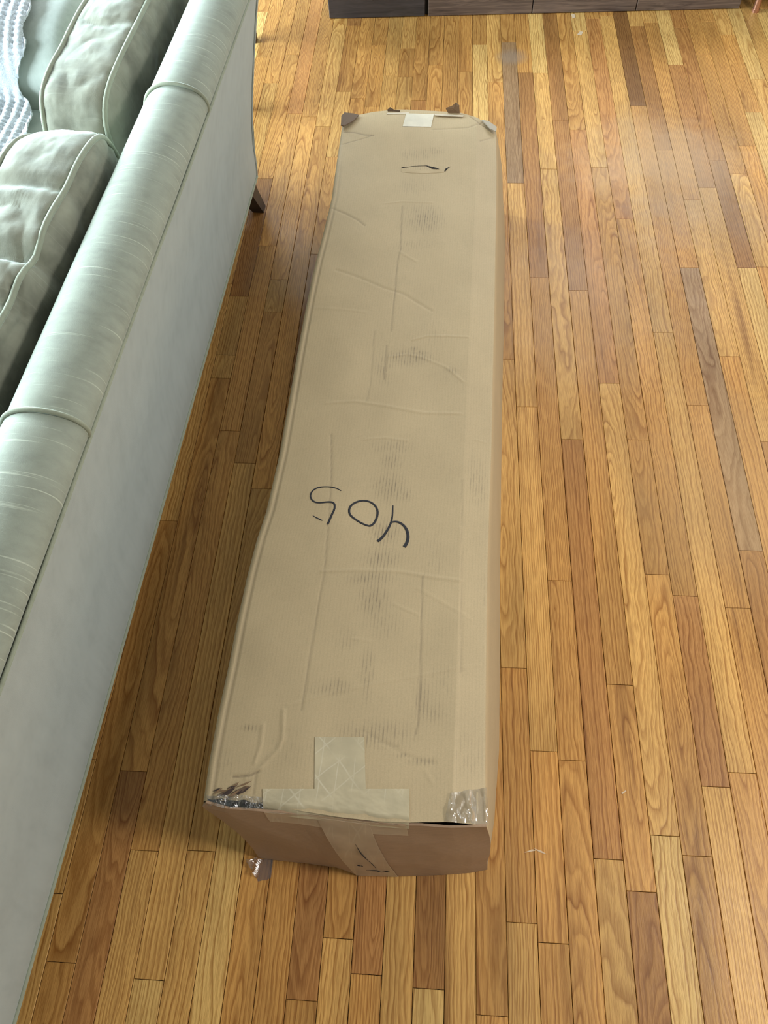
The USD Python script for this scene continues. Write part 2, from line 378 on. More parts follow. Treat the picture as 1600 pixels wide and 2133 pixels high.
OAK = wood_floor_material()
SUBFLOOR = plain('joint_dirt', lin(52, 34, 20), 0.9)
WALL = plain('wall_paint', lin(118, 112, 104), 0.8)
CEIL = plain('ceiling_paint', lin(98, 96, 92), 0.9)
TRIMW = plain('white_trim_paint', lin(232, 230, 224), 0.45)
CARD = cardboard('cardboard', lin(190, 171, 136))
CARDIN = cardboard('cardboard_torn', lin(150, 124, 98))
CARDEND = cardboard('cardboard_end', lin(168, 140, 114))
TORNPALE = plain('torn_paper_edge', lin(206, 194, 172), 0.9)
SLITSHADE = plain('slit_shade', lin(34, 28, 24), 0.9)  # flat dark colour standing in for shade inside tears and cracks
MARKER = plain('marker_ink', lin(36, 36, 42), 0.5)
TAPE = tape_material('cream_tape', lin(212, 200, 168), 0.72)
TAPE2 = tape_material('brown_clear_tape', lin(206, 186, 160), 0.68, 0.25)
FILM = clear_film('clear_film', (0.93, 0.93, 0.93), 0.05)
SOFA_BACK = velvet('sage_velvet_back', lin(172, 181, 178), mottled=0.05, sheen=0.35, streak=(60.0, 40.0, 5.0))
SOFA_ROLL = velvet('sage_velvet_roll', lin(150, 157, 144), slub=0.55, mottled=0.10, sheen=0.6, streak=(30.0, 60.0, 30.0))
SOFA_CUSH = velvet('sage_velvet_cushion', lin(140, 142, 127), slub=0.10, mottled=0.22, sheen=0.7, streak=(14.0, 14.0, 14.0))
SOFA_ARM = velvet('pale_sage_velvet', lin(160, 168, 162), mottled=0.07, sheen=0.5)
PIPING = velvet('sage_piping', lin(150, 156, 138), mottled=0.08, sheen=0.5)
LEGWOOD = dark_wood('leg_wood', lin(38, 30, 26), lin(66, 54, 46), 0.4)
CHAR = dark_wood('charcoal_wood', lin(50, 47, 48), lin(74, 69, 70), 0.55)
WEATHER = dark_wood('weathered_wood', lin(62, 50, 44), lin(122, 104, 92), 0.6, (5.0, 6.0, 90.0))
BLACK = plain('recess_shade_black', lin(22, 20, 20), 0.8)
COPPER = plain('copper_tube', lin(196, 150, 128), 0.28, metallic=0.85)
KNIT = mat('knit_wool', {'tc': ('texture_coordinate', {}), 'n': ('noise_texture', {'scale': 300.0, 'detail': 3.0}), 'r': ('rgb_ramp', {'ramp': [(0.3, lin(150, 158, 166)), (0.7, lin(186, 192, 198))]}),
                         'bmp': ('bump', {'strength': 0.4, 'distance': 0.002}), 'p': ('principled_bsdf', {'roughness': 0.95, 'sheen_weight': 0.3})},
           [('tc.object', 'n.vector'), ('n.fac', 'r.fac'), ('r.color', 'p.base_color'), ('n.fac', 'bmp.height'), ('bmp.normal', 'p.normal')])
MUSTARD = plain('mustard_wool', lin(196, 156, 70), 0.9)

# ------------------------------------------------------------------ room shell
TH = 0.15


def wall(name, side):
    """A wall with its window openings cut out."""
    holes = [(a0, a1, z0, z1) for wl, a0, a1, z0, z1, *_ in WINDOWS if wl == side]
    lo, hi = (RY0, RY1) if side in ('left', 'right') else (RX0, RX1)
    cuts = sorted(holes); parts = []; a = lo
    for a0, a1, z0, z1 in cuts:
        parts += [(a, a0, 0, RZ), (a0, a1, 0, z0), (a0, a1, z1, RZ)]; a = a1
    parts.append((a, hi, 0, RZ))
    ms = []
    for p0, p1, z0, z1 in parts:
        if side == 'left':
            ms.append(box(RX0 - TH, RX0, p0, p1, z0, z1))
        elif side == 'right':
            ms.append(box(RX1, RX1 + TH, p0, p1, z0, z1))
        elif side == 'far':
            ms.append(box(p0, p1, RY1, RY1 + TH, z0, z1))
        else:
            ms.append(box(p0, p1, RY0 - TH, RY0, z0, z1))
    obj(name, join(*ms), WALL, kind='structure')


wall('wall_left', 'left'); wall('wall_right', 'right'); wall('wall_far', 'far'); wall('wall_near', 'near')
obj('ceiling', box(RX0 - TH, RX1 + TH, RY0 - TH, RY1 + TH, RZ, RZ + 0.1), CEIL, kind='structure')
obj('baseboard_left', box(RX0, RX0 + 0.015, RY0, RY1, 0.0, 0.12, 0.003), TRIMW, kind='structure')
obj('baseboard_right', box(RX1 - 0.015, RX1, RY0, RY1, 0.0, 0.12, 0.003), TRIMW, kind='structure')
obj('baseboard_far', box(RX0 + 0.016, RX1 - 0.016, RY1 - 0.015, RY1, 0.0, 0.12, 0.003), TRIMW, kind='structure')
for i, (wl, a0, a1, z0, z1, *_) in enumerate(WINDOWS):
    w = UsdGeom.Xform.Define(stage, f'/World/window_{i + 1}').GetPrim()
    tag(w, kind='structure')

    def wbox(p0, p1, q0, q1, d0, d1):
        if wl == 'left':
            return box(RX0 - d1, RX0 - d0, p0, p1, q0, q1)
        if wl == 'right':
            return box(RX1 + d0, RX1 + d1, p0, p1, q0, q1)
        return box(p0, p1, RY1 + d0, RY1 + d1, q0, q1)
    fr = [wbox(a0, a0 + .05, z0, z1, .05, .12), wbox(a1 - .05, a1, z0, z1, .05, .12), wbox(a0 + .05, a1 - .05, z0, z0 + .05, .05, .12), wbox(a0 + .05, a1 - .05, z1 - .05, z1, .05, .12)]
    obj('window_frame', join(*fr), TRIMW, w)
    obj('window_sill', wbox(a0 - .05, a1 + .05, z0 - .03, z0 - .001, -.06, -.001), TRIMW, w)

# ------------------------------------------------------------------ oak strip floor
floor = UsdGeom.Xform.Define(stage, '/World/floor').GetPrim()
tag(floor, kind='structure')
obj('subfloor', box(RX0, RX1, RY0, RY1, -0.06, -0.0125), SUBFLOOR, floor)
PW, OFF = 0.05715, -0.003
JOINTS = [(804, 157), (833, 101), (857, 160), (917, 136), (974, 149), (1005, 93), (1036, 171), (1064, 88), (1096, 151), (1141, 352), (1201, 271), (1243, 349), (1284, 171), (1323, 220), (1400, 135),
          (1486, 334), (1073, 381), (1294, 456), (1424, 557), (1583, 556), (1117, 578), (1231, 39), (1352, 47), (1513, 73), (1465, 45), (1196, 605), (1368, 692), (1056, 749), (1505, 742), (1259, 798),
          (1441, 844), (1089, 847), (1183, 915), (1319, 916), (1591, 920), (1157, 1209), (1420, 1241), (1066, 1391), (1286, 1426), (1129, 1565), (1543, 1610), (1384, 1741), (1266, 1790), (1024, 2116),
          (764, 2030), (893, 2060), (631, 2084), (197, 1582), (288, 1607), (309, 1772), (117, 1861), (135, 2005), (314, 2041), (547, 372), (680, 327), (661, 263), (539, 512), (561, 582), (484, 617),
          (584, 650), (452, 739), (476, 788), (528, 1017), (360, 1085), (774, 94), (497, 898)]
HON, LIG, DAR, RED, GRY, PAL = lin(200, 150, 82), lin(214, 168, 97), lin(172, 124, 68), lin(190, 137, 78), lin(164, 132, 94), lin(222, 183, 112)
TONES = [(1307, 124, RED, .5), (1236, 95, RED, .85), (1405, 90, PAL, 1), (1085, 225, GRY, .9), (1064, 130, GRY, 1), (1108, 200, DAR, 1.0), (1162, 215, DAR, .95), (1264, 94, LIG, 1), (1135, 300, LIG, 1), (1138, 400, LIG, 1),
         (1215, 330, RED, 1.05), (1240, 300, LIG, 1), (1290, 390, RED, 1), (1450, 200, DAR, 1.05), (1430, 280, DAR, 1.1), (1520, 420, DAR, 1), (1300, 520, LIG, .97), (1152, 560, LIG, .95), (1185, 500, DAR, 1.05), (1075, 450, LIG, 1),
         (1425, 590, PAL, 1), (1240, 640, RED, 1.05), (1475, 650, RED, .9), (1190, 700, LIG, 1), (1535, 620, LIG, 1), (1187, 960, DAR, 1.1), (1245, 960, HON, 1.05), (1310, 1000, LIG, 1), (1419, 1175, RED, 1.1), (1220, 1290, DAR, 1.05),
         (1272, 1700, DAR, 1.1), (1060, 1300, LIG, .97), (1372, 1880, PAL, .95), (1260, 1950, LIG, 1), (1300, 1560, HON, 1), (765, 1900, RED, .95), (893, 1960, DAR, 1.05), (700, 1920, HON, .92), (960, 1950, LIG, 1), (830, 1920, LIG, .95),
         (230, 1740, RED, .9), (340, 1560, HON, .85), (300, 1700, HON, .95), (160, 2050, RED, .9), (1370, 150, HON, 1), (1330, 330, LIG, .95), (1480, 120, HON, 1), (1545, 230, HON, .9), (600, 330, RED, 1.1), (590, 420, HON, 1.05), (560, 200, LIG, .95),
         (620, 120, LIG, 1), (660, 60, RED, 1.2), (510, 600, DAR, .9), (555, 650, HON, .9), (1350, 700, HON, 1.02), (1500, 900, GRY, 1.1), (1540, 1200, HON, .98), (1480, 1400, LIG, .95), (1580, 1800, HON, 1), (1450, 1600, HON, .98)]


def row_of(x, y):
    return int(math.floor((x - OFF) / PW + 0.09 * max(y, 0) / 3))


joints = {}
for px, py in JOINTS:
    p = at(px, py)
    joints.setdefault(row_of(p[0], p[1]), []).append(p[1])
marks = [(row_of(*at(px, py)[:2]), at(px, py)[1], t, k) for px, py, t, k in TONES]

rowmin, rowmax = int(math.floor((RX0 - OFF) / PW)), int(math.ceil((RX1 - OFF) / PW))
planks = []
for row in range(rowmin, rowmax):
    rr = np.random.default_rng(1000 + row)
    ys = sorted(joints.get(row, []))
    lo, hi = RY0, RY1
    cuts = list(ys)
    y = (ys[0] if ys else rr.uniform(-.3, 1.2))
    if not ys:
        cuts.append(y)
    while y > lo + .3:
        y -= rr.uniform(.35, 1.15); cuts.append(y)
    y = max(cuts)
    while y < hi - .3:
        y += rr.uniform(.4, 1.2); cuts.append(y)
    srt = sorted(cuts)
    for a, b in zip(srt[:-1], srt[1:]):          # long untouched stretches get a joint too
        if b - a > 1.7:
            cuts.append(rr.uniform(a + .5, b - .5))
    cuts = sorted(c for c in cuts if lo + .05 < c < hi - .05)
    ends = [lo] + cuts + [hi]
    for a, b in zip(ends[:-1], ends[1:]):
        if b - a < 0.03:
            continue
        x0, x1 = max(OFF + row * PW, RX0), min(OFF + (row + 1) * PW, RX1)
        if x1 - x0 < .01:
            continue
        t = rr.choice(6, p=[.52, .28, .06, .08, .0, .06])
        tone = np.array([HON, LIG, DAR, RED, GRY, PAL][t]) * rr.uniform(.9, 1.08)
        for mr, my, mt, mk in marks:
            if mr == row and a <= my < b:
                tone = np.array(mt) * mk
        planks.append((x0, x1, a, b, tone, rr))


def plank_mesh(x0, x1, a, b, rr):
    g = 0.00035 + 0.0003 * rr.random()
    top = rr.uniform(-0.0003, 0.0003)
    c = 0.0007
    X0, X1, Y0, Y1 = x0 + g, x1 - g, a + g * .8, b - g * .8
    v = [(X0, Y0, -.012), (X1, Y0, -.012), (X1, Y1, -.012), (X0, Y1, -.012),
         (X0, Y0, top - c), (X1, Y0, top - c), (X1, Y1, top - c), (X0, Y1, top - c),
         (X0 + c, Y0 + c, top), (X1 - c, Y0 + c, top), (X1 - c, Y1 - c, top), (X0 + c, Y1 - c, top)]
    q = []
    for k in (0, 4):
        for i in range(4):
            j = (i + 1) % 4
            q.append((k + i, k + j, k + 4 + j, k + 4 + i))
    q.append((8, 9, 10, 11))
    f = [t for a_, b_, c_, d_ in q for t in ((a_, b_, c_), (a_, c_, d_))]
    return np.array(v), np.array(f)


def visible(x0, x1, a, b):
    gx, gy = np.meshgrid([x0, x1], np.linspace(a, b, 12))
    P = np.stack([gx.ravel(), gy.ravel(), 0 * gx.ravel()], 1)
    depth = (P - [0, 0, CAMH]) @ RW[2]
    q = proj(P)
    ok = (depth > .1) & (q[:, 0] > -5) & (q[:, 0] < 1605) & (q[:, 1] > -5) & (q[:, 1] < 2138)
    under = (x1 < -0.80) & (b < 2.35)
    return ok.any() and not under


rest_v, rest_f, rest_a, k = [], [], {'tone': [], 'ring': [], 'seed': []}, 0
nvis = 0
for x0, x1, a, b, tone, rr in planks:
    v, f = plank_mesh(x0, x1, a, b, rr)
    xc = (x0 + x1) / 2
    style = rr.random()
    if style < .55:        # flat sawn: cathedral arches
        ring = (xc + rr.uniform(-.022, .022), rr.uniform(-.02, .03), rr.choice([-1, 1]) * rr.uniform(.03, .09))
    elif style < .8:      # rift
        ring = (xc + rr.choice([-1, 1]) * rr.uniform(.05, .12), rr.uniform(.0, .06), rr.choice([-1, 1]) * rr.uniform(.01, .05))
    else:                 # quarter sawn: straight lines
        ring = (xc + rr.choice([-1, 1]) * rr.uniform(.15, .4), rr.uniform(0, .03), rr.uniform(-.03, .03))
    seed = (rr.uniform(0, 9), (a + b) / 2 + rr.uniform(-.3, .3) * (b - a), rr.uniform(0, 9))
    at_ = {'tone': np.tile(tone, (len(v), 1)), 'ring': np.tile(ring, (len(v), 1)), 'seed': np.tile(seed, (len(v), 1))}
    if visible(x0, x1, a, b) and nvis < 300:
        nvis += 1
        obj('floor_plank', (v, f), OAK, floor, attrs=at_)
    else:
        rest_v.append(v); rest_f.append(f + k); k += len(v)
        for n in rest_a:
            rest_a[n].append(at_[n])
obj('outer_planks', (np.vstack(rest_v), np.vstack(rest_f)), OAK, floor, attrs={n: np.vstack(q) for n, q in rest_a.items()}, kind='stuff')
print('visible planks', nvis)

# ------------------------------------------------------------------ the long carton
ZT = 0.30
LEFT_PX = [(420, 1664), (432, 1580), (450, 1485), (472, 1385), (492, 1285), (512, 1195), (532, 1120), (552, 1060), (566, 1000), (580, 940), (590, 885), (600, 830), (617, 735), (637, 632), (657, 540), (674, 475), (690, 410), (700, 335), (710, 268)]
RIGHT_PX = [(1018, 1718), (1016, 1600), (1017, 1450), (1018, 1300), (1020, 1170), (1024, 1050), (1028, 930), (1030, 800), (1033, 680), (1035, 560), (1037, 450), (1038, 350), (1036, 266)]
BOT_PX = [(1008, 1812), (1030, 1700), (1040, 1560), (1041, 1400), (1042, 1170), (1044, 1000), (1046, 850), (1050, 650), (1052, 500), (1050, 400), (1047, 330)]
LW = np.array([at(*p, ZT - .006) for p in LEFT_PX]); RWd = np.array([at(*p, ZT - .012) for p in RIGHT_PX]); BW = np.array([at(*p, 0.0) for p in BOT_PX])
NEAR_PX = [(420, 1664), (470, 1664), (545, 1674), (620, 1690), (700, 1702), (780, 1711), (850, 1714), (930, 1713), (1018, 1718)]
FAR_PX = [(710, 240), (770, 234), (830, 231), (900, 232), (955, 235), (985, 243), (1010, 251), (1036, 264)]
NW = np.array([at(*p, ZT) for p in NEAR_PX]); FW = np.array([at(*p, ZT) for p in FAR_PX])


def lx(y): return np.interp(y, LW[:, 1], LW[:, 0])
def rx(y): return np.interp(y, RWd[:, 1], RWd[:, 0])
def bx_(y): return np.interp(y, BW[:, 1], BW[:, 0])


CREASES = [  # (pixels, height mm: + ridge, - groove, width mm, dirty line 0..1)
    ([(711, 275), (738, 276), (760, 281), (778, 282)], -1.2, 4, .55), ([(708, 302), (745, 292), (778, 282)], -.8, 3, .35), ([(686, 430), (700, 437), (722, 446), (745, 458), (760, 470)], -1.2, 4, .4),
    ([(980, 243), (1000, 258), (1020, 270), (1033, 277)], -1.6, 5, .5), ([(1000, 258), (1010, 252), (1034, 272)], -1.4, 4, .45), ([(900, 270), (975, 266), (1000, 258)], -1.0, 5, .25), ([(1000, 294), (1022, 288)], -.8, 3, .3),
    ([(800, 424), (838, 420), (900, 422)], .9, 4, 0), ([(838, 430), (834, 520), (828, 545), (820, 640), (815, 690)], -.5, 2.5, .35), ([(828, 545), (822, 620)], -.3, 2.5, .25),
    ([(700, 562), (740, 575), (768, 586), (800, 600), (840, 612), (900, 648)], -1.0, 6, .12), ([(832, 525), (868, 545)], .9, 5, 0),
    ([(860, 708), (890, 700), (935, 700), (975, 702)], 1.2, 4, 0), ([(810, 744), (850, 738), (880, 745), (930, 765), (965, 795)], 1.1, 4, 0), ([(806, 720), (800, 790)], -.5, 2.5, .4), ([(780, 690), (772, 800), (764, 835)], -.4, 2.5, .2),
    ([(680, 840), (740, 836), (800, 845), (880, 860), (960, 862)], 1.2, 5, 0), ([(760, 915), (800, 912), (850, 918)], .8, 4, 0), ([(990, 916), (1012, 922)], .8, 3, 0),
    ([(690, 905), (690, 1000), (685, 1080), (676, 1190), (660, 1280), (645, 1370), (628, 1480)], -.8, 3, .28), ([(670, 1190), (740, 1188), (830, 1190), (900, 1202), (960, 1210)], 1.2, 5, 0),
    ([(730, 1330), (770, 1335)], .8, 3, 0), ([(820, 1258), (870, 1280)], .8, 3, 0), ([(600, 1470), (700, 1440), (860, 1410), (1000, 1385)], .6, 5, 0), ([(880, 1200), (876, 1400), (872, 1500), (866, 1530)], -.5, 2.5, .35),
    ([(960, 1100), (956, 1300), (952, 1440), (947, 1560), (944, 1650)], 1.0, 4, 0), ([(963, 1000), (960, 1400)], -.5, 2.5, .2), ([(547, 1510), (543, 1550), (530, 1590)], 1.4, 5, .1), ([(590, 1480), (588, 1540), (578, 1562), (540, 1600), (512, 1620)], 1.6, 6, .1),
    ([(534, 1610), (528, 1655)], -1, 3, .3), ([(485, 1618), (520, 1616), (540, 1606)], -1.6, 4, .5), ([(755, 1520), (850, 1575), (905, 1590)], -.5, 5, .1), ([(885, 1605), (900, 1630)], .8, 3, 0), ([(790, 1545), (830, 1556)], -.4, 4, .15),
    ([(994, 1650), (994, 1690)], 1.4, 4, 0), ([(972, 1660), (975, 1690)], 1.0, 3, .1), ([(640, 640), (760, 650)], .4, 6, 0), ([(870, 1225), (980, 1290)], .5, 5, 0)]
GRIME = [  # (px, py, rx, ry, amount)
    (870, 322, 42, 14, .5), (880, 350, 50, 12, .35), (885, 455, 36, 26, .9), (900, 315, 25, 8, .6), (860, 390, 45, 18, .35), (860, 510, 50, 12, .35), (850, 745, 50, 16, .95), (862, 727, 10, 5, 1), (880, 735, 14, 5, 1), (940, 772, 14, 7, .7),
    (800, 770, 20, 30, .6), (820, 930, 42, 14, .7), (815, 960, 22, 22, .7), (812, 1015, 34, 30, .95), (842, 1030, 20, 16, .7), (800, 1110, 30, 26, 1), (795, 1165, 34, 22, .95), (775, 1205, 44, 14, .9), (778, 1250, 30, 36, .9), (765, 1400, 14, 55, .7),
    (800, 1300, 40, 30, .4), (690, 1432, 40, 16, .8), (705, 1425, 10, 12, 1), (880, 1460, 16, 40, .9), (900, 1480, 30, 30, .5), (520, 1516, 22, 7, .9), (690, 1560, 60, 18, .35), (780, 1530, 75, 28, .75), (838, 1573, 14, 5, 1), (880, 1586, 30, 8, .9),
    (1000, 1010, 16, 50, .6), (985, 1000, 10, 60, .5), (1012, 1230, 12, 40, .4), (905, 1170, 50, 70, .25), (920, 1420, 40, 60, .25), (980, 1580, 40, 60, .35), (600, 1570, 60, 50, .22), (470, 1590, 30, 40, .3), (900, 700, 60, 40, .2), (720, 1340, 30, 40, .3)]


def top_z(x, y):
    """Height of the carton's top sheet."""
    L, R = lx(y), rx(y)
    u = (x - L) / (R - L)
    ridge = np.interp(y, [.25, .9, 1.3, 1.9, 2.25], [.40, .36, .30, .30, .35])
    z = ZT + 0.004 - 0.012 * np.clip((ridge - u) / .35, 0, 1) ** 1.5
    band = np.clip((u - (1 - 0.062 / (R - L))) / (0.062 / (R - L)), 0, 1)
    z = z - 0.013 * band
    P = np.stack([x * 5, y * 3, 0 * x], -1)
    z = z + 0.010 * (fbm(P, 3, 3) - .5)
    return z


def on_top(px, py, off=0.0):
    z = ZT
    for _ in range(6):
        p = at(px, py, z)
        z = float(top_z(np.array(p[0]), np.array(p[1]))) + off
    return at(px, py, z)


def seg_dist(P, poly):
    d = np.full(len(P), 9.0)
    for a, b in zip(poly[:-1], poly[1:]):
        ab = b - a; t = np.clip(((P - a) @ ab) / max(ab @ ab, 1e-12), 0, 1)
        d = np.minimum(d, np.linalg.norm(P - (a + t[:, None] * ab), axis=1))
    return d


carton = thing('cardboard_carton', 'long battered brown cardboard carton with cream tape lying on the oak floor', 'box')
NV, NU, NC, NS = 720, 170, 7, 7
v = np.linspace(0, 1, NV)
u = np.linspace(0, 1, NU)
yn = np.interp(u, (NW[:, 0] - NW[0, 0]) / (NW[-1, 0] - NW[0, 0]), NW[:, 1])
yf = np.interp(u, (FW[:, 0] - FW[0, 0]) / (FW[-1, 0] - FW[0, 0]), FW[:, 1])
V, U = np.meshgrid(v, u, indexing='ij')
Y = yn[None] * (1 - V) + yf[None] * V
RAD = 0.013
L, R = lx(Y), rx(Y)
X = (L + RAD) + U * ((R - 0.004) - (L + RAD))
Z = top_z(X, Y)
flatP = np.stack([X.ravel(), Y.ravel()], 1)
cre = np.zeros(len(flatP)); dz = np.zeros(len(flatP))
for poly, h, wmm, dirty in CREASES:
    W = np.array([on_top(*p)[:2] for p in poly])
    lo_, hi_ = W.min(0) - .02, W.max(0) + .02
    sel = np.where(((flatP > lo_) & (flatP < hi_)).all(1))[0]
    d = seg_dist(flatP[sel], W)
    g = np.exp(-(d / (wmm * .001 * .6)) ** 2)
    dz[sel] += h * .001 * g
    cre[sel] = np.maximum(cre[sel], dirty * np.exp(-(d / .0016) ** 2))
# lip of the folded left edge: a shallow groove beside the fold
groove = np.exp(-(((X - L - RAD - .004) / .0022) ** 2)) * np.clip((V * 1.0 - .0), 0, 1) ** 0
Z = Z + dz.reshape(Z.shape) - 0.0022 * groove * np.clip((2.0 - Y) / .4, 0, 1)
# tear near the far end: path of a dark strip laid on the sheet
SLIT = [(836, 349), (862, 346), (888, 345), (902, 350), (915, 352)]
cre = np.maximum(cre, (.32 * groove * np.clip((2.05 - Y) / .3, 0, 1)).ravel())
top = np.stack([X, Y, Z], -1)
pix = proj(top.reshape(-1, 3))
gri = np.zeros(len(pix))
for gx, gy, ax, ay, am in GRIME:
    gri = np.maximum(gri, am * np.exp(-(((pix[:, 0] - gx) / ax) ** 2 + ((pix[:, 1] - gy) / ay) ** 2)))
gri = np.maximum(gri, .10)
# left side and rounded fold
yl, yr = Y[:, 0], Y[:, -1]
xl, zl = L[:, 0], Z[:, 0]
th = np.linspace(0, np.pi / 2, NC)[:-1]
cornerL = np.stack([xl[:, None] + RAD * (1 - np.sin(th))[None], np.repeat(yl[:, None], NC - 1, 1), (zl - RAD)[:, None] + RAD * np.cos(th)[None] * 0 + RAD * np.sin(th)[None] * 0 + 0], -1)
for i, t in enumerate(th):      # t=0 side, pi/2 top
    cornerL[:, i, 0] = xl + RAD * (1 - np.sin(t))
    cornerL[:, i, 2] = zl - RAD + RAD * np.sin(t)
cornerL[:, :, 0] = xl[:, None] + RAD * (1 - np.cos(th))[None]
blx = xl + 0.055
tt = np.linspace(0, 1, NS)[:-1]
sideL = np.stack([blx[:, None] * (1 - tt) + xl[:, None] * tt + .012 * np.sin(np.pi * tt), np.repeat(yl[:, None], NS - 1, 1), (zl - RAD)[:, None] * tt], -1)
# the near left end of the side runs inwards towards the floor
xr, zr = X[:, -1], Z[:, -1]
brx = bx_(yr)
ts = np.linspace(0, 1, NS + 2)[1:]
sideR = np.stack([xr[:, None] * (1 - ts) + brx[:, None] * ts + .007 * np.sin(np.pi * np.clip(ts * 1.3, 0, 1)), np.repeat(yr[:, None], NS + 1, 1), (zr[:, None] - .003) * (1 - ts)], -1)
ring = np.concatenate([sideL, cornerL, top, sideR], 1)
# lean the near end: bottom stands a little nearer than the top edge
near_pull = np.clip(1 - (ring[..., 1] - .2) / .12, 0, 1) * np.clip(1 - ring[..., 2] / ZT, 0, 1)
ring[..., 1] -= 0.032 * near_pull
nl = sideL.shape[1] + cornerL.shape[1]
vv, ff = grid_mesh(ring)
full_g = np.full(ring.shape[:2], .12); full_g[:, nl:nl + NU] = gri.reshape(NV, NU)
full_c = np.zeros(ring.shape[:2]); full_c[:, nl + NU:] = .22; full_c[:, nl:nl + NU] = cre.reshape(NV, NU)  # right side face tinted darker, its shade put into the colour
arc = np.cumsum(np.r_[0, np.linalg.norm(np.diff(ring[NV // 2], axis=0), axis=1)])
BXA = np.stack([np.repeat(arc[None], NV, 0), ring[..., 1], 0 * ring[..., 0]], -1)
# far cap and bottom
capv = ring[-1]; n0 = len(vv)
vv = np.vstack([vv, ring[0, :1], ring[0, -1:], ring[-1, :1], ring[-1, -1:], capv.mean(0, keepdims=True), capv])
m_ = ring.shape[1]
cap = [[n0 + 4, n0 + 5 + j, n0 + 5 + (j + 1) % m_] for j in range(m_)]
ff = np.vstack([ff, [[n0, n0 + 3, n0 + 1], [n0, n0 + 2, n0 + 3]], cap])
pad = len(vv) - NV * m_
obj('carton_body', (vv, ff), CARD, carton, smooth=True, attrs={'bx': np.vstack([BXA.reshape(-1, 3), np.zeros((pad, 3))]), 'grime': np.r_[full_g.ravel(), np.zeros(pad)], 'crease_and_side_shade': np.r_[full_c.ravel(), np.zeros(pad)]})

# near end flap: from a ragged top edge down to the floor
FTOP = np.array([at(*p, ZT - .004) for p in [(424, 1672), (470, 1684), (545, 1690), (620, 1695), (700, 1703), (780, 1713), (850, 1720), (940, 1724), (1016, 1722)]])
FBOT = np.array([at(*p, 0.004) for p in [(545, 1786), (580, 1790), (620, 1796), (700, 1806), (745, 1820), (830, 1823), (920, 1822), (975, 1818), (1008, 1811)]])
NFU, NFW = 90, 40
ft, fb = resample(FTOP, NFU), resample(FBOT, NFU)
fw = np.linspace(0, 1, NFW)
face = ft[None] * (1 - fw)[:, None, None] + fb[None] * fw[:, None, None]
fu = np.linspace(0, 1, NFU)
_sr = ring[0, -(NS + 2):]; _sl = ring[0, :nl]
for i in range(NFW):
    zz_ = face[i, 0, 2], face[i, -1, 2]
    xl_ = np.interp(zz_[0], _sl[:, 2], _sl[:, 0]); xr_ = np.interp(zz_[1], _sr[::-1, 2], _sr[::-1, 0])
    x0_, x1_ = face[i, 0, 0], face[i, -1, 0]
    face[i, :, 0] += (xl_ - x0_) * np.clip(1 - fu / .25, 0, 1) + (xr_ - x1_) * np.clip((fu - .75) / .25, 0, 1)
face[..., 1] -= 0.012 * np.sin(np.pi * fw)[:, None] * np.sin(np.pi * fu)[None] + 0.006 * (fbm(face * 9, 11, 3) - .5)
def face_pt(a, b, off=0.0):
    i, j = b * (NFW - 1), a * (NFU - 1)
    i0, j0 = min(int(i), NFW - 2), min(int(j), NFU - 2)
    p = (face[i0, j0] * (1 - i + i0) + face[i0 + 1, j0] * (i - i0)) * (1 - j + j0) + (face[i0, j0 + 1] * (1 - i + i0) + face[i0 + 1, j0 + 1] * (i - i0)) * (j - j0)
    return p + np.array([0, -off, off * .15])


back = face + np.array([0, .004, 0])
v1, f1 = grid_mesh(face); v2, f2 = grid_mesh(back, True)
rim = np.concatenate([face[0], face[1:, -1], face[-1, -2::-1], face[-2:0:-1, 0]]); rimb = np.concatenate([back[0], back[1:, -1], back[-1, -2::-1], back[-2:0:-1, 0]])
v3, f3 = grid_mesh(np.stack([np.vstack([rim, rim[:1]]), np.vstack([rimb, rimb[:1]])], 1))
fvv, fff = join((v1, f1), (v2, f2), (v3, f3))
obj('end_flap', (fvv, fff), CARDEND, carton, attrs={'bx': np.stack([fvv[:, 2], fvv[:, 0], 0 * fvv[:, 0]], 1), 'grime': np.full(len(fvv), .25), 'crease_and_side_shade': np.zeros(len(fvv))})


def sheet(P, t=0.0006):
    """A thin sheet with two faces and an edge from a grid of points."""
    n = np.cross(np.gradient(P, axis=0), np.gradient(P, axis=1)); n /= np.maximum(np.linalg.norm(n, axis=2, keepdims=True), 1e-9)
    if n[..., 2].mean() < 0:
        n = -n
    Q = P - n * t
    a, b = grid_mesh(P), grid_mesh(Q, True)
    r1 = np.concatenate([P[0], P[1:, -1], P[-1, -2::-1], P[-2:0:-1, 0]]); r2 = np.concatenate([Q[0], Q[1:, -1], Q[-1, -2::-1], Q[-2:0:-1, 0]])
    return join(a, b, grid_mesh(np.stack([np.vstack([r1, r1[:1]]), np.vstack([r2, r2[:1]])], 1)))


def top_patch(quad, n, m, off=.0012, bump=0.0, seed=0):
    """quad: four pixels (far left, far right, near right, near left) laid on the top sheet."""
    q = np.array(quad, float); G = np.zeros((n, m, 3))
    for i, a in enumerate(np.linspace(0, 1, n)):
        for j, b in enumerate(np.linspace(0, 1, m)):
            p = (q[0] * (1 - b) + q[1] * b) * (1 - a) + (q[3] * (1 - b) + q[2] * b) * a
            G[i, j] = on_top(p[0], p[1], off)
    if bump:
        G[..., 2] += bump * np.abs(fbm(G * np.array([60, 60, 1]), seed, 4) - .45)
    return G


obj('tape_strip', sheet(top_patch([(656, 1535), (759, 1535), (762, 1648), (655, 1648)], 16, 14, .0013, .001, 1)), TAPE, carton, smooth=40, label='cream tape strip along the near end of the top')
